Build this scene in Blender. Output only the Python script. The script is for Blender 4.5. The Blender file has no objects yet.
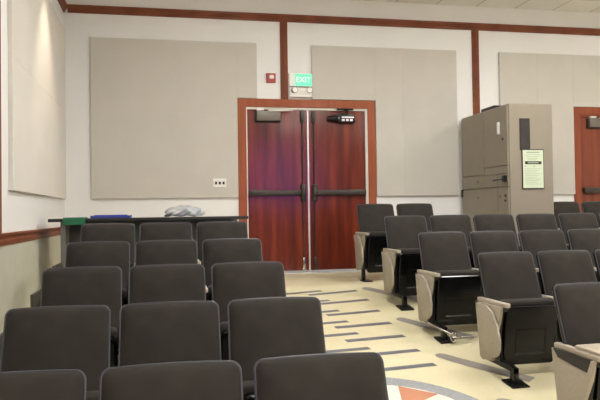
import bpy, bmesh, math, random
from mathutils import Vector, Matrix
random.seed(7)
PI = math.pi
S = bpy.context.scene
COL = S.collection
EYE = 1.555            # camera height above the stage-end floor
V = 9.3                # back wall
UL = -1.29             # left wall
UR, VF = 9.6, -9.0     # right wall, front wall
CEIL = 3.09 + EYE

def Wz(w): return w + EYE

# ------------------------------------------------------------------ materials
def nodes(name):
    m = bpy.data.materials.new(name); m.use_nodes = True
    nt = m.node_tree; b = nt.nodes['Principled BSDF']
    return m, nt, b

def ramp(nt, fac, stops):
    r = nt.nodes.new('ShaderNodeValToRGB')
    while len(r.color_ramp.elements) < len(stops): r.color_ramp.elements.new(0.5)
    for e, (p, c) in zip(r.color_ramp.elements, stops):
        e.position = p; e.color = (*c, 1)
    nt.links.new(fac, r.inputs[0]); return r.outputs[0]

def coords(nt, scale=(1, 1, 1), rot=(0, 0, 0)):
    t = nt.nodes.new('ShaderNodeTexCoord'); mp = nt.nodes.new('ShaderNodeMapping')
    mp.inputs['Scale'].default_value = scale; mp.inputs['Rotation'].default_value = rot
    nt.links.new(t.outputs['Object'], mp.inputs[0]); return mp.outputs[0]

def noise(nt, vec, scale, detail=3, rough=.5):
    n = nt.nodes.new('ShaderNodeTexNoise')
    n.inputs['Scale'].default_value = scale; n.inputs['Detail'].default_value = detail
    n.inputs['Roughness'].default_value = rough
    nt.links.new(vec, n.inputs['Vector']); return n.outputs[0]

def bump(nt, b, h, strength, dist=.002):
    n = nt.nodes.new('ShaderNodeBump'); n.inputs['Strength'].default_value = strength
    n.inputs['Distance'].default_value = dist
    nt.links.new(h, n.inputs['Height']); nt.links.new(n.outputs[0], b.inputs['Normal'])

def mat(name, c, rough=.6, var=.06, nscale=12, metal=0, bumps=0, spec=.5):
    m, nt, b = nodes(name)
    v = coords(nt); n = noise(nt, v, nscale)
    lo = tuple(x*(1-var) for x in c); hi = tuple(min(1, x*(1+var)) for x in c)
    nt.links.new(ramp(nt, n, [(.3, lo), (.7, hi)]), b.inputs['Base Color'])
    b.inputs['Roughness'].default_value = rough; b.inputs['Metallic'].default_value = metal
    b.inputs['Specular IOR Level'].default_value = spec
    if bumps: bump(nt, b, noise(nt, v, nscale*12), bumps)
    return m

def wood(name, dark, mid, light, rough, stretch=(14, 14, 1.1), coat=0, scale=1.0, ior=1.5):
    m, nt, b = nodes(name)
    v = coords(nt, stretch)
    n1 = noise(nt, v, 1.3*scale, 5, .6)
    w = nt.nodes.new('ShaderNodeTexWave'); w.wave_type = 'BANDS'; w.bands_direction = 'X'
    w.inputs['Scale'].default_value = .22*scale; w.inputs['Distortion'].default_value = 11
    w.inputs['Detail'].default_value = 3; w.inputs['Detail Scale'].default_value = .8
    nt.links.new(v, w.inputs[0])
    mx = nt.nodes.new('ShaderNodeMix'); mx.inputs[0].default_value = .16
    nt.links.new(n1, mx.inputs[2]); nt.links.new(w.outputs['Fac'], mx.inputs[3])
    nt.links.new(ramp(nt, mx.outputs[0], [(.25, dark), (.5, mid), (.78, light)]), b.inputs['Base Color'])
    b.inputs['Roughness'].default_value = rough; b.inputs['Specular IOR Level'].default_value = .15
    if coat:
        b.inputs['Coat Weight'].default_value = coat; b.inputs['Coat Roughness'].default_value = .14
        b.inputs['Coat IOR'].default_value = ior
    return m

def fabric(name, c, rough=.8, scale=260):
    m, nt, b = nodes(name)
    v = coords(nt)
    a = nt.nodes.new('ShaderNodeTexWave'); a.inputs['Scale'].default_value = scale*.35
    a.bands_direction = 'DIAGONAL'; a.inputs['Distortion'].default_value = 2
    nt.links.new(v, a.inputs[0])
    n = noise(nt, v, 9)
    mx = nt.nodes.new('ShaderNodeMix'); mx.inputs[0].default_value = .35
    nt.links.new(n, mx.inputs[2]); nt.links.new(a.outputs['Fac'], mx.inputs[3])
    nt.links.new(ramp(nt, mx.outputs[0], [(.25, tuple(x*.68 for x in c)), (.75, tuple(x*1.38 for x in c))]), b.inputs['Base Color'])
    b.inputs['Roughness'].default_value = rough; b.inputs['Specular IOR Level'].default_value = .25
    b.inputs['Sheen Weight'].default_value = .06; b.inputs['Sheen Roughness'].default_value = .4
    bump(nt, b, a.outputs['Fac'], .25, .001)
    return m

def emit(name, c, s):
    m, nt, b = nodes(name)
    b.inputs['Base Color'].default_value = (*c, 1)
    b.inputs['Emission Color'].default_value = (*c, 1); b.inputs['Emission Strength'].default_value = s
    return m

M = {}
M['wall'] = mat('wall_paint', (.80, .805, .795), .75, .015, 2, bumps=.05)
M['white'] = mat('upper_wall_paint', (.86, .855, .83), .75, .02, 2)
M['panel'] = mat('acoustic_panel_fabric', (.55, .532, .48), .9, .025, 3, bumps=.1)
M['panel_lit'] = mat('side_panel_fabric_lit', (.67, .65, .605), .9, .02, 3, bumps=.1)  # panel fabric made paler, the brightening by light put into the colour
M['wainscot'] = mat('wainscot_covering', (.50, .49, .40), .75, .05, 5)
M['trimwood'] = wood('trim_wood', (.135, .041, .019), (.185, .057, .027), (.23, .077, .037), .5, (3, 3, 3), .12)
M['framewood'] = wood('door_frame_wood', (.26, .070, .031), (.31, .088, .039), (.36, .108, .05), .5, (10, 10, 1.0), .12)
M['framewood_side'] = wood('side_door_frame_wood', (.215, .055, .025), (.255, .066, .031), (.30, .083, .04), .5, (10, 10, 1.0), .12)
M['frontwood'] = wood('stage_wall_wood', (.20, .12, .07), (.26, .16, .09), (.32, .20, .12), .6, (3, 3, .5))  # dark finish picked for the unseen front wall to cut frontal fill light
M['doorwood'] = wood('door_mahogany', (.055, .008, .0045), (.13, .018, .0075), (.26, .046, .016), .45, (6.5, 6.5, .62), .6, 1.0, 1.55)
M['doorwood_side'] = wood('side_door_wood', (.15, .032, .014), (.21, .05, .022), (.27, .07, .03), .42, (9, 9, .9), .4)
M['fabric'] = fabric('seat_fabric', (.0225, .0188, .0158))
M['piping'] = mat('piping_vinyl', (.042, .043, .055), .36, .05, 30)
M['blackpl'] = mat('black_plastic', (.004, .004, .0045), .16, .1, 20, spec=.32)
M['blackmt'] = mat('black_steel', (.007, .007, .0075), .32, .1, 30, spec=.35)
M['olive'] = mat('dark_olive_steel', (.045, .043, .032), .5, .1, 20)
M['lam'] = mat('beige_laminate', (.345, .305, .245), .45, .05, 40)
M['lamtop'] = mat('armrest_laminate', (.41, .36, .29), .4, .05, 40)
M['chrome'] = mat('chrome', (.42, .40, .37), .22, .03, 10, metal=1)
M['bronze'] = mat('dark_bronze', (.055, .048, .040), .38, .1, 20, metal=.5)
M['closer'] = mat('closer_metal', (.16, .145, .115), .4, .06, 20, metal=.3)
M['alu'] = mat('aluminium', (.72, .71, .70), .35, .04, 20, metal=.4)
M['gasket'] = mat('pale_gasket', (.66, .63, .56), .6, .05, 20)
M['cab'] = mat('cabinet_enamel', (.255, .222, .175), .48, .03, 6)
M['cabdark'] = mat('dark_glass', (.035, .03, .028), .12, .2, 6)
M['paper'] = mat('pale_green_paper', (.58, .67, .51), .7, .02, 10)
M['ink'] = mat('grey_print', (.33, .38, .31), .8, .1, 60)
M['inkblack'] = mat('black_print', (.02, .025, .02), .7, .1, 60)
M['whitepl'] = mat('white_plastic', (.85, .84, .80), .4, .02, 10)
M['greypl'] = mat('grey_lamp', (.28, .27, .25), .3, .1, 20)
M['red'] = mat('red_plastic', (.36, .03, .022), .4, .05, 10)
M['tabletop'] = mat('black_tabletop', (.012, .014, .013), .5, .1, 10)
M['tablegrey'] = mat('grey_table_steel', (.17, .17, .155), .5, .05, 10)
M['tabledark'] = mat('dark_table_panel', (.06, .062, .055), .6, .05, 10)
M['green'] = mat('green_card', (.008, .13, .055), .6, .05, 10)
M['blue'] = mat('blue_vinyl', (.04, .055, .36), .4, .05, 10)
M['bag'] = mat('grey_film', (.30, .33, .35), .28, .1, 8)
M['frametile'] = mat('tile_tbar', (.70, .69, .66), .5, .02, 10)
M['glow'] = emit('sign_green', (.13, .72, .42), .24)
M['signwhite'] = emit('sign_letters', (.80, .92, .84), .1)
M['lamp'] = emit('lamp_diffuser', (1, .975, .935), 11)
M['can'] = emit('downlight_glow', (1, .85, .65), 6)

def ceiling_mat():
    m, nt, b = nodes('acoustic_tile')
    t = nt.nodes.new('ShaderNodeTexCoord')
    br = nt.nodes.new('ShaderNodeTexBrick')
    br.offset = 0; br.squash = 1
    br.inputs['Scale'].default_value = 1; br.inputs['Brick Width'].default_value = .64
    br.inputs['Row Height'].default_value = .64; br.inputs['Mortar Size'].default_value = .008
    br.inputs['Mortar Smooth'].default_value = 0
    br.inputs['Color1'].default_value = (.80, .79, .76, 1); br.inputs['Color2'].default_value = (.77, .76, .735, 1)
    br.inputs['Mortar'].default_value = (.40, .39, .37, 1)
    mp = nt.nodes.new('ShaderNodeMapping'); mp.inputs['Location'].default_value = (.47, .2, 0)
    nt.links.new(t.outputs['Object'], mp.inputs[0]); nt.links.new(mp.outputs[0], br.inputs[0])
    nt.links.new(br.outputs[0], b.inputs['Base Color']); b.inputs['Roughness'].default_value = .9
    return m
M['ceiling'] = ceiling_mat()

def floor_mat(name, base, dark, rough=.33, speck=180):
    m, nt, b = nodes(name)
    v = coords(nt)
    n1 = noise(nt, v, 1.3, 4); n2 = noise(nt, v, speck, 2)
    mx = nt.nodes.new('ShaderNodeMix'); mx.inputs[0].default_value = .55
    nt.links.new(n1, mx.inputs[2]); nt.links.new(n2, mx.inputs[3])
    nt.links.new(ramp(nt, mx.outputs[0], [(.33, dark), (.6, base)]), b.inputs['Base Color'])
    b.inputs['Roughness'].default_value = rough
    return m
M['floor'] = floor_mat('cream_floor_tile', (.72, .66, .455), (.60, .53, .335))
M['strip'] = floor_mat('grey_inlay', (.16, .165, .187), (.125, .129, .148))
M['bar'] = floor_mat('warm_grey_inlay', (.30, .27, .24), (.25, .225, .20))
M['ring'] = floor_mat('speckled_ring_inlay', (.36, .37, .39), (.17, .18, .20), .35, 70)
M['terra'] = floor_mat('terracotta_inlay', (.56, .25, .155), (.47, .20, .12))
M['ivory'] = floor_mat('ivory_inlay', (.84, .80, .68), (.78, .73, .60))

def screen_mat():
    m, nt, b = nodes('projected_picture')
    v = coords(nt)
    n = noise(nt, v, .55, 1)
    c = ramp(nt, n, [(.36, (.10, .04, .55)), (.5, (.36, .07, .55)), (.64, (.42, .22, .15))])
    nt.links.new(c, b.inputs['Emission Color']); b.inputs['Emission Strength'].default_value = 1.7
    b.inputs['Base Color'].default_value = (.5, .5, .5, 1)
    return m
M['screen'] = screen_mat()

# ------------------------------------------------------------------ mesh helpers
def link(name, bm, m, parent=None, loc=None, smooth=False):
    me = bpy.data.meshes.new(name)
    bmesh.ops.recalc_face_normals(bm, faces=bm.faces)
    if smooth:
        for f in bm.faces: f.smooth = True
        for e in bm.edges:
            if len(e.link_faces) == 2 and e.calc_face_angle(0) > .7: e.smooth = False
    bm.to_mesh(me); bm.free()
    me.materials.append(m if not isinstance(m, str) else M[m])
    o = bpy.data.objects.new(name, me); COL.objects.link(o)
    if parent: o.parent = parent
    if loc: o.location = loc
    return o

def box(bm, x0, x1, y0, y1, z0, z1, bev=0, seg=2):
    vs = [bm.verts.new((x, y, z)) for x in (x0, x1) for y in (y0, y1) for z in (z0, z1)]
    idx = [(0, 1, 3, 2), (4, 6, 7, 5), (0, 4, 5, 1), (2, 3, 7, 6), (0, 2, 6, 4), (1, 5, 7, 3)]
    fs = [bm.faces.new([vs[i] for i in q]) for q in idx]
    if bev:
        es = {e for f in fs for e in f.edges}
        bmesh.ops.bevel(bm, geom=list(es), offset=bev, segments=seg, affect='EDGES', profile=.5)
    return bm

def B(*a, **k): return box(bmesh.new(), *a, **k)

def prism(bm, pts, axis, a0, a1, bev=0):
    """polygon pts in the plane normal to axis, extruded from a0 to a1"""
    def P(p, a):
        return {'x': (a, p[0], p[1]), 'y': (p[0], a, p[1]), 'z': (p[0], p[1], a)}[axis]
    A = [bm.verts.new(P(p, a0)) for p in pts]; C = [bm.verts.new(P(p, a1)) for p in pts]
    n = len(pts)
    fs = [bm.faces.new(A), bm.faces.new(C[::-1])]
    for i in range(n): fs.append(bm.faces.new([A[i], A[(i+1) % n], C[(i+1) % n], C[i]]))
    if bev:
        es = set(fs[0].edges) | set(fs[1].edges)
        bmesh.ops.bevel(bm, geom=list(es), offset=bev, segments=2, affect='EDGES', profile=.5)
    return bm

def tube(bm, pts, r, n=10, closed=False):
    pts = [Vector(p) for p in pts]; rings = []; N = len(pts); prev = None
    for i, p in enumerate(pts):
        if closed: t = pts[(i+1) % N] - pts[i-1]
        else: t = pts[min(i+1, N-1)] - pts[max(i-1, 0)]
        t.normalize()
        if prev is None:
            u = t.orthogonal().normalized()
        else:
            u = (prev - t*prev.dot(t)).normalized()
        prev = u; w = t.cross(u)
        rings.append([bm.verts.new(p + (u*math.cos(2*PI*k/n) + w*math.sin(2*PI*k/n))*r) for k in range(n)])
    for i in range(N if closed else N-1):
        a, b = rings[i], rings[(i+1) % N]
        if closed and i == N-1:
            # align the seam
            best = min(range(n), key=lambda s: (a[0].co-b[s].co).length)
            b = b[best:] + b[:best]
        for k in range(n): bm.faces.new([a[k], a[(k+1) % n], b[(k+1) % n], b[k]])
    if not closed:
        bm.faces.new(rings[0][::-1]); bm.faces.new(rings[-1])
    return bm

def cyl(bm, c, r, h, axis='z', n=20, r2=None):
    r2 = r if r2 is None else r2
    def P(a, rr, t):
        x, y = rr*math.cos(a), rr*math.sin(a)
        d = {'z': (x, y, t), 'y': (x, t, y), 'x': (t, x, y)}[axis]
        return (c[0]+d[0], c[1]+d[1], c[2]+d[2])
    A = [bm.verts.new(P(2*PI*k/n, r, 0)) for k in range(n)]
    C = [bm.verts.new(P(2*PI*k/n, r2, h)) for k in range(n)]
    bm.faces.new(A); bm.faces.new(C[::-1])
    for k in range(n): bm.faces.new([A[k], A[(k+1) % n], C[(k+1) % n], C[k]])
    return bm

def empty(name, loc=(0, 0, 0)):
    o = bpy.data.objects.new(name, None); COL.objects.link(o); o.location = loc
    o.empty_display_size = .1
    return o

def tag(o, label, cat, group=None):
    o['label'] = label; o['category'] = cat
    if group: o['group'] = group
    return o

def struct(o):
    o['kind'] = 'structure'; return o

def rrect(x0, x1, z0, z1, r, n=6, taper=0, arch=0):
    """rounded rectangle outline in x,z; taper narrows the top; arch lifts the middle of the top edge"""
    pts = []
    for cx, cz, a0 in ((x1-r, z1-r, 0), (x0+r, z1-r, 90), (x0+r, z0+r, 180), (x1-r, z0+r, 270)):
        for k in range(n+1):
            a = math.radians(a0 + 90*k/n)
            pts.append([cx + r*math.cos(a), cz + r*math.sin(a)])
        if a0 == 0:
            for k in range(1, 6):
                t = k/6; pts.append([(x1-r) + (x0-x1+2*r)*t, z1])
        if a0 == 180:
            for k in range(1, 6):
                t = k/6; pts.append([(x0+r) + (x1-x0-2*r)*t, z0])
    xm = (x0+x1)/2
    out = []
    for x, z in pts:
        t = (z-z0)/(z1-z0)
        x2 = xm + (x-xm)*(1 - taper*t)
        z2 = z + (arch*(1-((x-xm)/((x1-x0)/2))**2) if t > .5 else 0)
        out.append((x2, z2))
    return out

# ------------------------------------------------------------------ floor
def lerp(x, xs, ys):
    if x <= xs[0]: return ys[0]
    for i in range(1, len(xs)):
        if x <= xs[i]:
            t = (x-xs[i-1])/(xs[i]-xs[i-1]); return ys[i-1] + (ys[i]-ys[i-1])*t
    return ys[-1]
LX = [-9, .9, 1.97, 3.0, 4.05, 5.1, 6.08, 7.6, 20]; LY = [-1.555, -1.555, -1.474, -1.388, -1.276, -1.155, -1.02, -.845, -.845]
RX = [-9, 2.2, 3.32, 4.6, 5.65, 6.615, 7.6, 20]; RY = [-1.555, -1.555, -1.42, -1.294, -1.153, -.995, -.845, -.845]
def fz(u, v):
    t = min(1, max(0, (u-.85)/1.5))
    return Wz(lerp(v, LX, LY)*(1-t) + lerp(v, RX, RY)*t)

bm = bmesh.new()
us = sorted({UL-.1, UL+.6, -.2, .4, .85, 1.1, 1.35, 1.6, 1.85, 2.1, 2.35, 2.7, 3.5, 5, 7, UR+.1})
vs = sorted(set([VF-.1, -5, -2, 0] + LX[1:-1] + RX[1:-1] + [V+.1] + [i*.35 for i in range(2, 27) if i*.35 < V]))
grid = [[bm.verts.new((u, v, fz(u, v))) for v in vs] for u in us]
low = [[bm.verts.new((u, v, -.25)) for v in (vs[0], vs[-1])] for u in (us[0], us[-1])]
for i in range(len(us)-1):
    for j in range(len(vs)-1):
        bm.faces.new([grid[i][j], grid[i+1][j], grid[i+1][j+1], grid[i][j+1]])
bm.faces.new([low[0][0], low[0][1], low[1][1], low[1][0]])
bm.faces.new([grid[0][j] for j in range(len(vs))] + [low[0][1], low[0][0]])
bm.faces.new([grid[-1][j] for j in range(len(vs))][::-1] + [low[1][0], low[1][1]])
bm.faces.new([grid[i][0] for i in range(len(us))][::-1] + [low[0][0], low[1][0]])
bm.faces.new([grid[i][-1] for i in range(len(us))] + [low[1][1], low[0][1]])
floor = struct(link('floor', bm, 'floor'))

def inlay(name, pts, m, lift=.002, cell=.06):
    """flat polygon draped on the floor; pts are (u, v)"""
    bm = bmesh.new()
    f = bm.faces.new([bm.verts.new((u, v, 0)) for u, v in pts])
    xs = [p[0] for p in pts]; ys = [p[1] for p in pts]
    for ax, lo, hi in ((0, min(xs), max(xs)), (1, min(ys), max(ys))):
        k = lo + cell
        while k < hi:
            co = (k, 0, 0) if ax == 0 else (0, k, 0); no = (1, 0, 0) if ax == 0 else (0, 1, 0)
            bmesh.ops.bisect_plane(bm, geom=bm.verts[:]+bm.edges[:]+bm.faces[:], plane_co=co, plane_no=no)
            k += cell
    for v in bm.verts: v.co.z = fz(v.co.x, v.co.y) + lift
    bmesh.ops.recalc_face_normals(bm, faces=bm.faces)
    if bm.faces and sum(f.normal.z for f in bm.faces) < 0: bmesh.ops.reverse_faces(bm, faces=bm.faces[:])
    me = bpy.data.meshes.new(name); bm.to_mesh(me); bm.free(); me.materials.append(M[m])
    o = bpy.data.objects.new(name, me); COL.objects.link(o); o.parent = floor
    return o

def bar_pts(u1, v1, ang, ln, w, rnd=False):
    """bar ending at (u1,v1), running back along -direction"""
    d = Vector((math.cos(ang), math.sin(ang))); n = Vector((-d.y, d.x))
    e = Vector((u1, v1)); s = e - d*ln
    if not rnd: return [tuple(s-n*w/2), tuple(e-n*w/2), tuple(e+n*w/2), tuple(s+n*w/2)]
    out = [tuple(e-n*w/2), tuple(e+n*w/2)]
    a0 = math.atan2(n.y, n.x)
    for k in range(9): a = a0 + PI*k/8; out.append((s.x+math.cos(a)*w/2, s.y+math.sin(a)*w/2))
    return out
ANG = math.radians(13)
LONG = [(2.15, 6.94), (2.14, 6.53), (2.12, 6.135), (2.12, 5.765), (2.11, 5.385), (2.11, 5.045), (2.13, 7.32)]
SHORT = [(0, 0), (1.73, 7.36), (1.72, 6.95), (1.72, 6.555), (1.71, 6.19), (1.706, 5.84), (1.69, 5.445), (1.66, 5.09)]
for u, v in LONG: inlay('floor_strip', bar_pts(u, v, ANG, .60, .068), 'strip')
for u, v in SHORT[1:]: inlay('floor_strip', bar_pts(u, v, ANG, .60, .062), 'strip')
for u, v in [(2.28, 7.39), (2.28, 6.23), (2.26, 5.23), (2.30, 4.27)]:
    a = math.radians(-52); L = .75
    inlay('floor_bar', bar_pts(u+L*math.cos(a), v+L*math.sin(a), a, L, .13, True), 'bar')
MC = (1.45, 4.08); RO, RI = .715, .552
def circ(r, n=48): return [(MC[0]+r*math.cos(2*PI*k/n), MC[1]+r*math.sin(2*PI*k/n)) for k in range(n)]
inlay('medallion_ring', circ(RO), 'ring', .0015)
inlay('medallion_field', circ(RI), 'ivory', .003)
def mpt(r, deg): return (MC[0]+r*math.sin(math.radians(deg)), MC[1]+r*math.cos(math.radians(deg)))
for k in range(6):
    a = 19.6 + 60*k
    inlay('medallion_triangle', [mpt(.13, a+17), mpt(RI-.004, a), mpt(RI-.004, a+31)], 'terra', .005)

# ------------------------------------------------------------------ room shell
T = .12
PT, PB = 2.40, .235                  # acoustic panels
RAILT, RAILB = -.125, -.225
CRT, CRB = 2.825, 2.725
DOORS = [(1.02, 3.025, 1.62), (6.235, 8.235, 1.59)]      # frame outer u0,u1, top w
def wall_back():
    bm = bmesh.new()
    z0, z1 = Wz(-.845)-.3, CEIL
    xs = [UL-T]
    for a, b, t in DOORS:
        box(bm, xs[-1], a+.03, V, V+T, z0, z1); box(bm, a+.03, b-.03, V, V+T, Wz(t)-.03, z1); xs.append(b-.03)
    box(bm, xs[-1], UR+T, V, V+T, z0, z1)
    return bm
struct(link('wall_back', wall_back(), 'wall'))
struct(link('wall_left', B(UL-T, UL, VF-T, V, -.2, CEIL), 'wall'))
struct(link('wall_right', B(UR, UR+T, VF-T, V, -.2, CEIL), 'wall'))
struct(link('wall_front', B(UL-T, UR+T, VF-T, VF, -.2, CEIL), 'frontwood'))
struct(link('ceiling', B(UL-T, UR+T, VF-T, V+T, CEIL, CEIL+.1), 'ceiling'))
# the corridor behind each door is closed off by a plain wall
struct(link('wall_corridor', B(UL-T, UR+T, V+1.2, V+1.3, .4, CEIL), 'white'))

# wainscot on left and back wall
struct(link('wainscot_left', B(UL, UL+.012, VF, V, .0, Wz(RAILB)), 'wainscot'))
bm = bmesh.new()
box(bm, UL+.012, DOORS[0][0], V-.012, V, .65, Wz(RAILB)); box(bm, DOORS[0][1], DOORS[1][0], V-.012, V, .65, Wz(RAILB))
box(bm, DOORS[1][1], UR, V-.012, V, .65, Wz(RAILB))
struct(link('wainscot_back', bm, 'wainscot'))

def rail_profile():   # (out, z) of the chair rail
    return [(0, Wz(RAILB)), (.022, Wz(RAILB)), (.026, Wz(RAILB)+.012), (.026, Wz(RAILB)+.04), (.016, Wz(RAILB)+.05),
            (.016, Wz(RAILT)-.03), (.034, Wz(RAILT)-.02), (.036, Wz(RAILT)-.004), (.032, Wz(RAILT)), (0, Wz(RAILT))]
def crown_profile():
    return [(0, Wz(CRB)), (.018, Wz(CRB)), (.022, Wz(CRB)+.03), (.035, Wz(CRB)+.042), (.04, Wz(CRB)+.06),
            (.055, Wz(CRB)+.07), (.058, Wz(CRT)-.006), (.052, Wz(CRT)), (0, Wz(CRT))]
def along_left(prof, v0, v1): return prism(bmesh.new(), [(UL+a, z) for a, z in prof], 'y', v0, v1)
def along_back(bm, prof, u0, u1):
    return prism(bm, [(V-a, z) for a, z in prof], 'x', u0, u1)
struct(link('trim_chair_rail_left', along_left(rail_profile(), VF, V), 'trimwood'))
bm = bmesh.new()
along_back(bm, rail_profile(), UL+.03, DOORS[0][0]); along_back(bm, rail_profile(), DOORS[0][1], DOORS[1][0])
along_back(bm, rail_profile(), DOORS[1][1], UR)
struct(link('trim_chair_rail_back', bm, 'trimwood'))
struct(link('trim_crown_left', along_left(crown_profile(), VF, V), 'trimwood'))
struct(link('trim_crown_back', along_back(bmesh.new(), crown_profile(), UL+.055, UR), 'trimwood'))
# vertical wood battens
def batten_back(u0, u1, z0):
    bm = B(u0, u1, V-.022, V, z0, Wz(CRB)+.005, bev=.004)
    box(bm, u0+.035, u1-.035, V-.030, V-.015, z0, Wz(CRB)+.005, bev=.003)
    return bm
struct(link('trim_batten_1', batten_back(1.635, 1.742, Wz(1.615)), 'trimwood'))
struct(link('trim_batten_2', batten_back(4.568, 4.678, Wz(RAILT)), 'trimwood'))
struct(link('trim_batten_3', B(UL, UL+.022, 5.60, 5.693, Wz(RAILT), Wz(CRB), bev=.004), 'trimwood'))
struct(link('baseboard_left', B(UL+.012, UL+.026, VF, V, -.1, .12), 'blackmt'))

# ------------------------------------------------------------------ doors
def pale(): return 'gasket'
def make_door(idx, a, b, top, two, wm, fm):
    fl = .845
    zf = Wz(-.845)
    zt = Wz(top)
    d = struct(empty('door_%d' % idx, ((a+b)/2, V, zf)))
    def L(name, bm, m, par=d, smooth=False):
        o = link(name, bm, m, par, smooth=smooth)
        o.matrix_parent_inverse = Matrix.Translation(par.location).inverted() if par is d else Matrix.Identity(4)
        return o
    fw = .115
    bm = bmesh.new()
    box(bm, a, a+fw, V-.028, V+.06, zf, zt, bev=.004); box(bm, b-fw, b, V-.028, V+.06, zf, zt, bev=.004)
    box(bm, a+fw, b-fw, V-.028, V+.06, zt-fw, zt, bev=.004)
    L('door_frame', bm, fm)
    ia, ib, it = a+fw, b-fw, zt-fw
    bm = bmesh.new()
    box(bm, ia, ia+.018, V-.012, V+.05, zf, it); box(bm, ib-.038, ib, V-.012, V+.05, zf, it)
    box(bm, ia+.018, ib-.038, V-.012, V+.05, it-.032, it)
    L('door_stop', bm, 'gasket' if idx == 1 else fm)
    L('threshold_light', B(ia, ib, V-.06, V+.1, zf-.005, zf+.012, bev=.003), 'alu')  # pale strip put in for the light seeping under the doors
    mid = (ia+ib)/2
    leaves = [(ia+.02, mid-.012, -1), (mid+.012, ib-.04, 1)]
    if two: L('astragal', B(mid-.012, mid+.010, V-.008, V+.03, zf+.012, it-.032), 'alu')  # astragal toned pale to include the light in the door gap
    for (x0, x1, s) in leaves:
        leaf = L('door_leaf', B(x0, x1, V+.008, V+.052, zf+.035, it-.034, bev=.002), wm)
        def sub(name, bm, m, smooth=True):
            return link(name, bm, m, leaf, smooth=smooth)
        inner = x1 if s < 0 else x0          # meeting stile side
        outer = x0 if s < 0 else x1
        q = -s                               # direction from the hinge to the meeting stile
        zb = Wz(.292)
        y0 = V+.008
        # panic bar: case, push pad, end head
        bm = bmesh.new()
        e0, e1 = sorted((outer + q*.012, inner - q*.10))
        box(bm, e0, e1, y0-.062, y0, zb-.038, zb+.038, bev=.012, seg=3)
        sub('panic_bar', bm, 'bronze')
        c0, c1 = sorted((outer + q*.012, outer + q*.26))
        sub('panic_bar_cover', box(bmesh.new(), c0, c1, y0-.069, y0-.05, zb-.043, zb+.043, bev=.008), 'bronze')
        h0, h1 = sorted((inner - q*.108, inner - q*.038))
        bm = bmesh.new(); box(bm, h0, h1, y0-.075, y0, zb-.125, zb+.125, bev=.018, seg=3)
        box(bm, h0+.008, h1-.008, y0-.092, y0-.07, zb-.05, zb+.075, bev=.012, seg=3)
        sub('latch_head', bm, 'bronze')
        xr = inner - q*.072
        bm = bmesh.new(); tube(bm, [(xr, y0-.022, zb+.12), (xr, y0-.022, it-.16)], .0095)
        tube(bm, [(xr, y0-.022, zf+.20), (xr, y0-.022, zb-.12)], .0095)
        sub('vertical_rod', bm, 'bronze')
        bm = bmesh.new(); box(bm, xr-.026, xr+.026, y0-.05, y0, it-.21, it-.05, bev=.008)
        sub('top_latch', bm, 'bronze')
        bm = bmesh.new(); box(bm, xr-.022, xr+.022, y0-.045, y0, zf+.04, zf+.22, bev=.008)
        box(bm, xr-.03, xr+.03, y0-.055, y0-.02, zf+.04, zf+.075, bev=.006)
        sub('bottom_latch', bm, 'chrome' if (two and s < 0) else 'bronze')
        # closer
        if s < 0:
            cx0, cx1 = outer+.125, outer+.465
            sub('door_closer', B(cx0, cx1, y0-.075, y0, it-.200, it-.060, bev=.01), 'closer')
            sub('closer_plate', B(cx0-.018, cx1+.008, y0-.02, y0+.001, it-.215, it-.065, bev=.004), 'blackmt')
            bm = bmesh.new(); tube(bm, [(cx0+.16, y0-.085, it-.06), (cx1+.18, y0-.05, it-.045)], .014)
            box(bm, cx0+.0, cx0+.10, y0-.095, y0-.03, it-.062, it-.030, bev=.008)
            sub('closer_arm', bm, 'alu')
        else:
            cx0, cx1 = outer-.46, outer-.16
            bm = bmesh.new(); box(bm, cx0+.05, cx1, y0-.075, y0, it-.215, it-.085, bev=.014)
            cyl(bm, (cx0+.05, y0-.04, it-.15), .05, -.15, 'x', 16, .032)
            sub('door_closer', bm, 'blackmt')
            bm = bmesh.new(); tube(bm, [(cx1-.11, y0-.05, it-.085), (cx1-.11, y0-.06, it-.035), (cx1-.28, y0-.12, it-.03), (cx1-.02, y0-.03, it-.01)], .013)
            sub('closer_arm', bm, 'blackmt')
            bm = bmesh.new()
            cyl(bm, (cx0+.035, y0-.075, it-.15), .024, -.006, 'y', 14)
            for k in range(3): box(bm, cx0+.10+.06*k, cx0+.14+.06*k, y0-.078, y0-.072, it-.19, it-.16)
            box(bm, cx0+.10, cx1-.02, y0-.078, y0-.072, it-.145, it-.125)
            sub('closer_highlight', bm, 'alu')  # lettering-like highlight built as pale bars and a disc
    return d
make_door(1, *DOORS[0], True, 'doorwood', 'framewood')
make_door(2, *DOORS[1], True, 'doorwood_side', 'framewood_side')

# ------------------------------------------------------------------ acoustic panels
PANELS = [([(-.945, .165, PB, PT), (.165, 1.015, PB, PT), (1.015, 1.295, 1.625, PT)], 'large beige acoustic wall panel left of the double doors'),
          ([(2.088, 3.03, 1.625, PT), (3.03, 3.45, PB, PT), (3.45, 4.30, PB, PT)], 'large beige acoustic wall panel between the double doors and the metal cabinet'),
          ([(5.00, 5.62, PB, PT), (5.62, 6.232, PB, PT), (6.232, 7.3, 1.593, PT)], 'beige acoustic wall panel behind the metal cabinet, reaching over the far right door')]
for strips, lab in PANELS:
    bm = bmesh.new()
    for u0, u1, w0, w1 in strips:
        for a, b in ((w0, 1.335), (max(w0, 1.335), w1)):
            if b > a: box(bm, u0, u1, V-.04, V-.001, Wz(a), Wz(b), bev=.002, seg=1)
    tag(link('acoustic_panel', bm, 'panel'), lab, 'wall panel', 'acoustic panels on the back wall')
bm = bmesh.new()
for z0, z1 in ((Wz(.232), Wz(1.372)), (Wz(1.372), Wz(2.46))):
    for v0, v1 in ((6.02, 7.6), (7.6, 9.14)):
        box(bm, UL+.001, UL+.04, v0, v1, z0, z1, bev=.002, seg=1)
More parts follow.
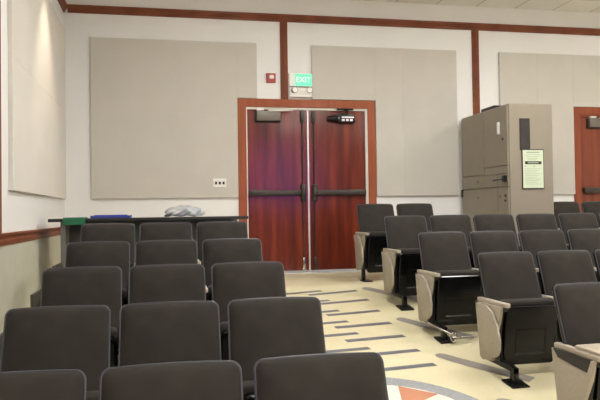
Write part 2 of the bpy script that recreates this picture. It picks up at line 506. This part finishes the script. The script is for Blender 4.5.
tag(link('acoustic_panel', bm, 'panel_lit'), 'tall beige acoustic panel on the left side wall, toned paler as if downlit', 'wall panel')

# ------------------------------------------------------------------ small things on the back wall
def wall_thing(name, u, w): return empty(name, (u, V, Wz(w)))
t = tag(wall_thing('fire_alarm', 1.497, 1.918), 'small red fire alarm strobe on the wall left of the wooden batten', 'fire alarm')
link('backplate', B(-.067, .067, -.035, .002, -.066, .066, bev=.006), 'red', t)
link('strobe_lens', B(-.026, .036, -.062, -.034, -.018, .035, bev=.010), 'whitepl', t)['label'] = 'white strobe lens'
t = tag(wall_thing('light_switch_plate', .757, .438), 'white three-gang light switch plate left of the double doors', 'light switch')
t.location.y = V-.04
link('plate', B(-.092, .092, -.008, 0, -.060, .060, bev=.003), 'whitepl', t)
for k in (-1, 0, 1):
    o = link('toggle', B(k*.052-.013, k*.052+.013, -.022, -.006, -.022, .016, bev=.003), 'blackmt', t)
    o['label'] = 'dark toggle'
t = tag(wall_thing('exit_sign', 1.922, 1.815), 'lit green and white EXIT sign above the double doors with two lamp heads', 'exit sign')
link('housing', B(-.170, .160, -.06, 0, -.165, .172, bev=.006), 'whitepl', t)
link('green_panel', B(-.088, .155, -.064, -.058, -.008, .162, bev=.001), 'glow', t)['label'] = 'lit green panel'
cu = bpy.data.curves.new('exit_text', 'FONT'); cu.body = 'EXIT'; cu.size = .105; cu.align_x = 'CENTER'; cu.align_y = 'CENTER'; cu.extrude = .001; cu.offset = .002
tmp = bpy.data.objects.new('tmp_text', cu); COL.objects.link(tmp)
dg = bpy.context.evaluated_depsgraph_get()
me = bpy.data.meshes.new_from_object(tmp.evaluated_get(dg)); bpy.data.objects.remove(tmp)
me.name = 'exit_lettering'; me.materials.clear(); me.materials.append(M['signwhite'])
o = bpy.data.objects.new('exit_lettering', me); COL.objects.link(o); o.parent = t
o.location = (.033, -.0655, .077); o.rotation_euler = (PI/2, 0, 0)
link('ledge', B(-.170, .160, -.075, -.05, -.026, -.016), 'closer', t)
for sx, rz in ((-.115, .3), (.125, -.2)):
    bm = bmesh.new(); cyl(bm, (0, 0, 0), .036, -.05, 'y', 18, .045)
    o = link('lamp_head', bm, 'greypl', t, smooth=True); o.location = (sx, -.06, -.072); o.rotation_euler = (0, 0, rz)
    bm = bmesh.new(); cyl(bm, (0, -.051, 0), .036, -.004, 'y', 18)
    link('lamp_lens', bm, 'whitepl', o)

# ------------------------------------------------------------------ cabinet
CU0, CU1, CV0, CV1, CT = 4.33, 4.965, 7.845, 9.22, 1.375
zb = Wz(-.845)
t = tag(empty('metal_cabinet', (CU0, CV0, zb)), 'tall taupe metal equipment cabinet standing beside the back wall', 'cabinet')
H = CT+.845; Wd = CU1-CU0; D = CV1-CV0
link('body', B(.02, Wd, 0, D, .05, H, bev=.008), 'cab', t)
link('plinth', B(.05, Wd-.03, .03, D-.03, 0, .05), 'blackmt', t)
def cz(px_w): return px_w + .845
# doors and drawers on the left face (x = 0 side); y runs to the back wall
def face(name, y0, y1, z0, z1, th=.018): return link(name, B(.002, .02+th*.2, y0, y1, z0, z1, bev=.003), 'cab', t)
dr = face('door', .02, .66, cz(.585), H-.02)
face('cross_panel', .02, .66, cz(.48), cz(.575))
link('handle', B(-.03, .004, .20, .235, cz(1.0), cz(1.16), bev=.008), 'alu', dr)['label'] = 'pale pull handle'
link('lock', cyl(bmesh.new(), (-.006, .13, cz(.93)), .016, .012, 'x', 14), 'blackmt', dr)
dr = face('door', .67, D-.02, cz(.50), H-.02)
dw = face('drawer', .30, D-.02, cz(.315), cz(.47))
link('knob', cyl(bmesh.new(), (-.012, .85, cz(.40)), .014, .016, 'x', 14), 'chrome', dw)
sp = face('lock_panel', .02, .29, cz(.315), cz(.47))
bm = bmesh.new(); box(bm, -.04, .004, .04, .11, cz(.37), cz(.45), bev=.006); tube(bm, [(-.03, .08, cz(.405)), (-.035, .34, cz(.40))], .011)
link('lever', bm, 'blackmt', sp)
lo = face('lower_door', .30, D-.02, .07, cz(.295))
link('knob', cyl(bmesh.new(), (-.012, .85, cz(.18)), .012, .016, 'x', 14), 'chrome', lo)
lo = face('lower_door', .02, .29, .07, cz(.295))
for w_ in (.19, .125): link('lock', cyl(bmesh.new(), (-.008, .09, cz(w_)), .015, .012, 'x', 14), 'blackmt', lo)
link('knob', cyl(bmesh.new(), (-.01, .23, cz(.185)), .016, .014, 'x', 14), 'chrome', lo)
link('hinge', B(-.012, .02, D-.035, D-.003, cz(.20), cz(.31), bev=.004), 'blackmt', t)
# end face with window slit
fr = link('window_slit', B(.165, .312, -.002, .01, cz(.775), cz(1.185)), 'blackmt', t)
link('pane', B(.180, .297, -.003, -.0015, cz(.79), cz(1.17)), 'cabdark', fr)
bm = box(bmesh.new(), .04, .30, .42, .80, 0, .045, bev=.006); box(bm, .05, .29, .40, .43, .008, .036, bev=.004)
cb = link('equipment_case', bm, 'blackmt', loc=(CU0, CV0, zb+H))
tag(cb, 'flat black case lying on top of the metal cabinet', 'case')
t2 = tag(empty('notice_frame', (CU0, CV0, zb)), 'pale green printed notice in a dark frame on the cabinet end', 'notice')
link('frame', B(.185, .495, -.014, -.0035, cz(.27), cz(.785), bev=.003), 'blackmt', t2)
pp = link('sheet', B(.196, .484, -.017, -.012, cz(.283), cz(.773)), 'paper', t2)
link('black_heading', B(.225, .458, -.019, -.016, cz(.59), cz(.628)), 'inkblack', pp)
bm = bmesh.new(); box(bm, .265, .415, -.0195, -.0175, cz(.602), cz(.616))
box(bm, .25, .43, -.019, -.016, cz(.735), cz(.75))
for k, w in enumerate((.71, .69, .665, .645)): box(bm, .235+.01*k, .45-.02*k, -.0185, -.016, cz(w), cz(w)+.005)
box(bm, .222, .238, -.019, -.016, cz(.555), cz(.57)); box(bm, .345, .362, -.019, -.016, cz(.555), cz(.57))
for k in range(10): box(bm, .222, .45-.03*(k % 3), -.0185, -.016, cz(.53-.022*k), cz(.53-.022*k)+.004)
link('print', bm, 'ink', pp)

# ------------------------------------------------------------------ table behind the left block and what lies on it
TU0, TU1, TV0, TV1, TZ = -1.17, .895, 7.22, 7.85, Wz(-.020)
zt = fz(0, 7.7)
t = tag(empty('folding_table', (TU0, TV0, zt)), 'long black-topped table behind the last row of the left block', 'table')
TH = TZ-zt; TL = TU1-TU0; TD = TV1-TV0
link('table_top', B(0, TL, 0, TD, TH-.034, TH, bev=.006), 'tabletop', t)
for x in (.115, TL-.165):
    bm = B(x, x+.05, .05, TD-.05, .03, TH-.034, bev=.004); box(bm, x-.01, x+.06, .0, TD, 0, .03, bev=.006)
    link('leg', bm, 'tablegrey', t)
link('modesty_panel', B(.17, TL-.17, .28, .30, .28, TH-.034, bev=.002), 'tabledark', t)
# green card hanging over the front edge
gx0, gx1 = -1.02, -.80
bm = bmesh.new()
prof = [(TV0+.20, TZ+.012), (TV0-.004, TZ+.012), (TV0-.012, TZ+.004), (TV0-.012, TZ-.065), (TV0-.004, TZ-.065), (TV0-.004, TZ), (TV0+.20, TZ+.0005)]
prism(bm, prof, 'x', gx0, gx1)
tag(link('green_folder', bm, 'green'), 'green folder hanging over the front edge of the black table', 'folder')
# blue binder
t = tag(empty('blue_binder', (-.775, TV0+.22, TZ)), 'blue binder with white ends lying on the black table', 'binder')
link('cover', B(0, .42, 0, .28, 0, .034, bev=.006), 'blue', t)
for x in (.005, .385): link('corner_label', B(x, x+.035, -.003, .08, .026, .0365, bev=.001), 'whitepl', t)['label'] = 'white corner label'
# crumpled grey bag
bm = bmesh.new(); bmesh.ops.create_icosphere(bm, subdivisions=4, radius=1)
for v in bm.verts:
    p = v.co.copy()
    k = 1 + .10*math.sin(7*p.x+2*p.y) * math.cos(6*p.y+3*p.z) + .05*math.sin(15*p.x-9*p.z)
    p = Vector((p.x*.215*k, p.y*.13*k, max(p.z, -.35)*.05*k))
    p.z = p.z*1.7 + .005*math.sin(p.x*40)
    if p.x > .1: p.z *= .85 + .2*abs(math.sin(p.x*40))
    v.co = p
zmin = min(v.co.z for v in bm.verts)
for v in bm.verts: v.co.z -= zmin
o = link('plastic_bag', bm, 'bag', loc=(.215, TV0+.33, TZ+.001), smooth=True)
tag(o, 'crumpled grey plastic bag lying on the black table', 'bag')

# ------------------------------------------------------------------ the auditorium seat
P_ = .533
YB0, ZB0, YB1, ZB1 = .315, .44, .50, .94      # backrest bottom / top
bl = math.hypot(YB1-YB0, ZB1-ZB0)
bdir = Vector((0, (YB1-YB0)/bl, (ZB1-ZB0)/bl)); bnor = Vector((0, -bdir.z, bdir.y))   # bnor points to the front
def bp(x, h, d):   # point on the backrest: x, height along it, depth towards the front
    return Vector((x, YB0, ZB0)) + bdir*h + bnor*d
OUT = rrect(.0, .491, 0, bl, .033, 6, taper=.025, arch=.007)
cx, chh = .2455, bl/2
def rings_mesh(outline, spec):
    bm = bmesh.new(); prev = None; n = len(outline)
    for s, d in spec:
        sx = s; 
        if s == 0:
            v = bm.verts.new(bp(cx, chh, d))
            for k in range(n): bm.faces.new([prev[k], prev[(k+1) % n], v])
            break
        # inset by distance rather than by scale so that corners stay crisp
        hw, hh = .252, bl/2
        ins = (1-s)
        ring = [bm.verts.new(bp(cx + (x-cx)*(1-ins*.26/hw if ins*.26 < hw else 0), chh + (z-chh)*(1-ins*.26/hh if ins*.26 < hh else 0), d)) for x, z in outline]
        if prev:
            for k in range(n): bm.faces.new([prev[k], prev[(k+1) % n], ring[(k+1) % n], ring[k]])
        else: bm.faces.new(ring)
        prev = ring
    return bm
def cushion():
    return rings_mesh(OUT, [(1, -.012), (1, .008), (.985, .016), (.955, .024), (.88, .035), (.76, .043), (.6, .049), (.4, .052), (.2, .053), (0, .053)])
def shell():
    return rings_mesh(OUT, [(.9, -.040), (.965, -.034), (1.0, -.022), (1.004, -.010), (.97, -.008), (0, -.008)])
def piping():
    bm = bmesh.new(); tube(bm, [bp(x, z, .008) for x, z in OUT], .0056, 8, closed=True); return bm
def seat_slab(y0, y1, x0, x1, z0, z1, bev): return B(x0, x1, y0, y1, z0, z1, bev=bev, seg=3)
SEAT_L = .475
def seat_rot(bm):   # tip the folded seat: hinge low at the back, top slightly forward
    R = Matrix.Translation((0, .165, .10)) @ Matrix.Rotation(math.radians(9), 4, 'X')
    bmesh.ops.transform(bm, matrix=R, verts=bm.verts); return bm
def seat_pan():
    pts = rrect(.032, .470, 0, SEAT_L-.01, .035, 5, taper=-.0)
    bm = bmesh.new(); n = len(pts); prev = None; mx, mz = .251, SEAT_L/2
    for s, y in ((1, .045), (1, .014), (.975, .003), (.93, 0)):
        ring = [bm.verts.new((mx+(x-mx)*s, y, mz+(z-mz)*s)) for x, z in pts]
        if prev:
            for k in range(n): bm.faces.new([prev[k], prev[(k+1) % n], ring[(k+1) % n], ring[k]])
        else: bm.faces.new(ring)
        prev = ring
    # embossed rectangle on the underside
    def rr(x0, x1, z0, z1, y): return [bm.verts.new((x, y, z)) for x, z in ((x0, z0), (x1, z0), (x1, z1), (x0, z1))]
    a = rr(.125, .385, .085, .29, 0); b = rr(.137, .373, .097, .278, .010); c = rr(.14, .37, .10, .285, .010)
    for k in range(4):
        bm.faces.new([a[k], a[(k+1) % 4], b[(k+1) % 4], b[k]])
    bm.faces.new(b)
    for v in c: bm.verts.remove(v)
    edges = [e for e in bm.edges if len(e.link_faces) == 1]
    bmesh.ops.triangle_fill(bm, use_beauty=True, edges=edges)
    return seat_rot(bm)
def seat_cushion():
    return seat_rot(B(.024, .478, .046, .125, .02, SEAT_L+.022, bev=.026, seg=4))
def standard(x):
    bm = bmesh.new()
    prism(bm, [(.06, .56), (.12, .34), (.10, .15), (.34, .15), (.40, .30), (.42, .56)], 'x', x-.013, x+.013, bev=.003)
    return bm
def arm_cap(x):
    pts = rrect(-.024, .024, 0, .455, .012, 4)
    bm = prism(bmesh.new(), [(x+a, b-.012) for a, b in pts], 'z', .570, .600, bev=.005)
    return bm
def arm_under(x):
    return prism(bmesh.new(), [(-.0, .571), (.03, .535), (.30, .545), (.44, .571)], 'x', x-.022, x+.022)
def leg(x, flat, slope):
    bm = bmesh.new()
    if flat:
        box(bm, x-.02, x+.02, .17, .22, .01, .20, bev=.004)
        box(bm, x-.022, x+.09, .10, .28, -.004, .012, bev=.003)
    else:
        br = prism(bmesh.new(), [(.0, .085), (.0, .12), (.05, .135), (.40, .175), (.42, .15), (.42, .125)], 'x', x-.012, x+.026, bev=.003)
        for v in br.verts: v.co.x += .055*max(0, 1-v.co.y/.42)
        tm = bpy.data.meshes.new('tmp'); br.to_mesh(tm); br.free(); bm.from_mesh(tm); bpy.data.meshes.remove(tm)
        box(bm, x+.04, x+.085, .0, .055, .0, .12, bev=.004)
        pl = box(bmesh.new(), -.07, .07, -.085, .085, -.004, .012, bev=.003)
        bmesh.ops.transform(pl, matrix=Matrix.Translation((x+.065, .02, 0)) @ Matrix.Rotation(math.atan(slope), 4, 'X'), verts=pl.verts)
        tm = bpy.data.meshes.new('tmp'); pl.to_mesh(tm); pl.free(); bm.from_mesh(tm); bpy.data.meshes.remove(tm)
        for k in (-1, 1):
            cyl(bm, (x+.065+.045*k, .02+.06*k, .012+slope*.06*k), .008, .006, 'z', 8)
    return bm
def end_panel(s, x):     # s=-1 on the left side
    x0, x1 = sorted((x + s*.018, x + s*.040))
    return prism(bmesh.new(), [(.02, .57), (.06, .45), (.14, .30), (.17, .145), (.34, .125), (.375, .145), (.44, .57)], 'x', x0, x1, bev=.003)
def tablet(s, x):        # folded writing tablet hanging beside the end panel
    x0, x1 = sorted((x + s*.046, x + s*.064))
    pts = [(.38, .562), (.22, .562), (.12, .52), (.05, .43), (.014, .33)]
    for k in range(1, 9):
        a = math.radians(180 + 22.5*k*.93); pts.append((.135 + .125*math.cos(a), .295 + .115*math.sin(a)))
    pts += [(.30, .38)]
    return prism(bmesh.new(), pts, 'x', x0, x1, bev=.003)

MESH = {}
def part(name, key, builder, m, parent, smooth=True):
    if key not in MESH:
        o = link(name, builder(), m, parent, smooth=smooth); MESH[key] = o.data; return o
    o = bpy.data.objects.new(name, MESH[key]); COL.objects.link(o); o.parent = parent; return o

def chair(u, v, z, label, group, slope, flat=False, left_end=False, right_end=False, open_tablet=False, rod=False, wide=False):
    t = tag(empty('auditorium_seat', (u, v, z)), label, 'seat', group)
    bk = part('backrest', 'back', cushion, 'fabric', t)
    part('piping', 'pip', piping, 'piping', bk)
    part('back_shell', 'shell', shell, 'blackpl', t)
    st = part('seat_cushion', 'seat', seat_cushion, 'fabric', t)
    part('seat_pan', 'pan', seat_pan, 'blackpl', t, False)
    sides = [(-.010, -1, left_end)] + ([(P_-.012, 1, True)] if right_end else [])
    for x, s, end in sides:
        k = '%.2f' % x
        part('standard', 'std'+k, lambda: standard(x), 'blackmt', t)
        a = part('armrest', 'arm'+k, lambda: arm_cap(x), 'lamtop', t)
        part('armrest_bracket', 'und'+k, lambda: arm_under(x), 'blackmt', a)
        part('leg', 'leg'+k+str(flat)+('%.2f' % slope), lambda: leg(x, flat, slope), 'blackmt', t)
        if end:
            part('end_panel', 'end'+k, lambda: end_panel(s, x), 'lam', t)
            if wide and s < 0:
                part('outer_panel', 'outer', lambda: prism(bmesh.new(), [(.0, .60), (.02, .30), (.10, .14), (.38, .14), (.46, .60)], 'x', -.18, -.16, bev=.003), 'olive', t)['label'] = 'dark outer end panel'
                part('panel_spacer', 'spacer', lambda: B(-.165, -.02, .16, .20, .16, .20, bev=.004), 'blackmt', t)
            part('arm_recess', 'piv'+k+str(open_tablet), lambda: prism(bmesh.new(), [(.42, .572), (.37, .525), (.09, .495), (.05, .572)] if open_tablet else [(.435, .572), (.415, .532), (.395, .572)], 'x', *sorted((x+s*.030, x+s*.0425))), 'blackmt', t)  # dark recess under the arm, put on as a thin black prism
            if not open_tablet:
                part('writing_tablet', 'tab'+k, lambda: tablet(s, x), 'lam', t)
    if open_tablet:
        pts = [(-.022, -.03), (-.022, .235), (.0, .25), (.30, .26), (.38, .22), (.41, .10), (.37, -.02), (.24, -.07), (.08, -.05)]
        o = link('writing_tablet', prism(bmesh.new(), pts, 'z', .603, .620, bev=.004), 'lamtop', t, smooth=True)
        o['label'] = 'beige tablet swung open over the seat'
    if rod:
        bm = bmesh.new()
        tube(bm, [(-.045, .16, .145), (-.02, .10, .125), (.06, -.06, .075), (.08, -.09, .06)], .012)
        ring = [(.09+.03*math.cos(a), -.10, .045+.04*math.sin(a)) for a in [2*PI*i/14 for i in range(14)]]
        tube(bm, ring, .009, 8, closed=True); tube(bm, [(.09, -.06, .03), (.30, -.05, .03)], .012)
        o = link('linkage_rod', bm, 'chrome', t, smooth=True); o['label'] = 'bright metal rod at the foot'
    return t

# left block: five rows of three
LROWS = [(2.42, .312), (3.446, .314), (4.505, .306), (5.563, .306), (6.53, .306)]
RN = ['frontmost row', 'second row from the front', 'middle row', 'second row from the back', 'rearmost row']
CN = ['seat nearest the left wall', 'centre seat', 'aisle seat']
for i, (vt, u0) in enumerate(LROWS):
    for j in range(3):
        vf = vt - .5; u = u0 - .003 + (j-2)*P_
        lab = 'charcoal %s, %s of the left block' % (CN[j], RN[i])
        if i == 4: lab = 'charcoal %s, rearmost row of the left block before the table' % CN[j]
        z = fz(0, vf+.05)
        chair(u, vf, z, lab, 'charcoal seats of the left block', .125, left_end=(j == 0), right_end=(j == 2), wide=True)
# right block
RROWS = [('Z', 3.80, 2.380, -.46, [0, 1]), ('A', 5.06, 2.497, -.342, [0, 1, 2, 3]), ('B', 6.10, 2.395, -.203, [0, 1, 2, 3, 4]),
         ('C', 7.065, 2.382, -.047, [0, 1, 2, 3, 4, 5, 6]), ('D', 8.205, 2.403, .097, [0, 1, 5, 6, 7])]
ORD = ['aisle seat', 'second seat from the aisle', 'third seat from the aisle', 'fourth seat from the aisle', 'fifth seat from the aisle', 'sixth seat from the aisle', 'seventh seat from the aisle']
RD = {'Z': 'nearest row of the right block', 'A': 'second nearest row of the right block', 'B': 'middle row of the right block',
      'C': 'second row from the back of the right block', 'D': 'back row of the right block'}
for key, vt, u0, h, cols in RROWS:
    for j in cols:
        vf = vt-.5; u = u0-.003 + j*P_
        if key == 'D':
            lab = {0: 'charcoal folding aisle seat just before the right leaf of the double doors',
                   1: 'charcoal folding seat in the back row, left of the metal cabinet',
                   5: 'charcoal folding seat in the back row, just right of the metal cabinet',
                   6: 'charcoal folding seat in the back row, before the far right door frame',
                   7: 'charcoal folding seat in the back row at the right edge, before the far right door'}[j]
        else:
            lab = 'charcoal %s, %s' % (ORD[j], RD[key])
            if j == 0: lab = 'charcoal aisle seat with beige end panel, ' + RD[key]
            if key == 'Z' and j == 0: lab = 'charcoal folding aisle seat nearest the camera on the right, beige tablet open'
        z = fz(3, vf+.05)
        chair(u, vf, z, lab, 'charcoal seats of the right block', 0 if key == 'D' else .14, flat=(key == 'D'),
              left_end=(j == 0), right_end=(j == cols[-1] and key != 'D') or (key == 'D' and j in (1, 7)),
              open_tablet=(key == 'Z' and j == 0), rod=(key == 'B' and j == 0))

# ------------------------------------------------------------------ screen on the front wall (it shows as the violet sheen on the doors)
t = tag(empty('projection_screen', (4.9, VF, Wz(.3))), 'lit violet projection screen on the front wall', 'screen')
link('picture', B(-1.6, 1.6, .05, .06, .1, 2.55), 'screen', t)
link('screen_case', B(-1.75, 1.75, 0, .12, 2.55, 2.70, bev=.01), 'whitepl', t)
link('screen_back', B(-1.65, 1.65, .02, .05, .05, 2.6), 'blackmt', t)

# ------------------------------------------------------------------ lights in the ceiling
n = 0
for iu, u in enumerate((1.3, 4.2, 7.1)):
    for iv, v in enumerate((-3.6, -.3, 3.0, 6.3)):
        t = tag(empty('ceiling_light', (u, v, CEIL)), 'recessed fluorescent troffer in the tiled ceiling', 'ceiling light', 'fluorescent troffers in the ceiling')
        if n == 0:
            bm = bmesh.new()
            for q in ((-.32, -.30, -.62, .62), (.30, .32, -.62, .62), (-.30, .30, -.62, -.60), (-.30, .30, .60, .62)):
                box(bm, q[0], q[1], q[2], q[3], -.02, -.001)
            f = link('frame', bm, 'whitepl', t); d = link('diffuser', B(-.30, .30, -.60, .60, -.012, -.002), 'lamp', t)
        else:
            for o in (f, d):
                c = o.copy(); COL.objects.link(c); c.parent = t
        n += 1
# wall-wash downlight close to the left wall
t = tag(empty('downlight', (UL+.44, 7.62, CEIL)), 'recessed round downlight close to the left wall', 'downlight')
bm = bmesh.new()
for k in range(24):
    a, b = 2*PI*k/24, 2*PI*(k+1)/24
    pts = [(r*math.cos(x), r*math.sin(x), -.012) for r, x in ((.075, a), (.1, a), (.1, b), (.075, b))]
    bm.faces.new([bm.verts.new(p) for p in pts])
bmesh.ops.remove_doubles(bm, verts=bm.verts, dist=1e-5)
ex = bmesh.ops.extrude_face_region(bm, geom=bm.faces[:])
for v in [g for g in ex['geom'] if isinstance(g, bmesh.types.BMVert)]: v.co.z = -.001
link('trim_ring', bm, 'whitepl', t)
link('lamp', cyl(bmesh.new(), (0, 0, -.008), .074, .006), 'can', t)
sl = bpy.data.lights.new('downlight_beam', 'SPOT'); sl.energy = 60; sl.color = (1, .80, .62)
sl.spot_size = math.radians(60); sl.spot_blend = .7; sl.shadow_soft_size = .03
so = bpy.data.objects.new('downlight_beam', sl); COL.objects.link(so)
so.location = (UL+.44, 7.62, CEIL-.03)
so.rotation_euler = (Vector((-.02, 0, -1))).to_track_quat('-Z', 'Y').to_euler()

w = bpy.data.worlds.new('World'); S.world = w; w.use_nodes = True
w.node_tree.nodes['Background'].inputs[0].default_value = (.9, .92, 1, 1)
w.node_tree.nodes['Background'].inputs[1].default_value = .3

# ------------------------------------------------------------------ camera
F = 667.66; yaw, pitch, roll = [math.radians(a) for a in (11.5086, 1.147, .8335)]
def ray(px, py):
    xr, yr = px-300, 200-py; c, s = math.cos(roll), math.sin(roll)
    x = c*xr+s*yr; y = -s*xr+c*yr
    X, Y2, Z2 = x/F, y/F, 1.; c, s = math.cos(pitch), math.sin(pitch)
    Z = Z2*c-Y2*s; Y = Z2*s+Y2*c; c, s = math.cos(yaw), math.sin(yaw)
    return Vector((X*c+Z*s, -X*s+Z*c, Y))
fwd = ray(300, 200).normalized(); rt = (ray(301, 200)-ray(300, 200)).normalized(); up = rt.cross(fwd)
cd = bpy.data.cameras.new('camera'); cd.sensor_width = 36; cd.lens = F/600*36; cd.clip_start = .05
co = bpy.data.objects.new('camera', cd); COL.objects.link(co)
m = Matrix((rt, up, -fwd)).transposed().to_4x4(); m.translation = (0, 0, EYE); co.matrix_world = m
S.camera = co

S.view_settings.view_transform = 'Standard'; S.view_settings.look = 'None'
S.view_settings.gamma = 1; S.view_settings.use_curve_mapping = False
S.view_settings.exposure = 1.52
try:
    S.cycles.use_denoising = True; S.cycles.max_bounces = 8; S.cycles.diffuse_bounces = 5
    S.cycles.sample_clamp_indirect = 6
except Exception: pass
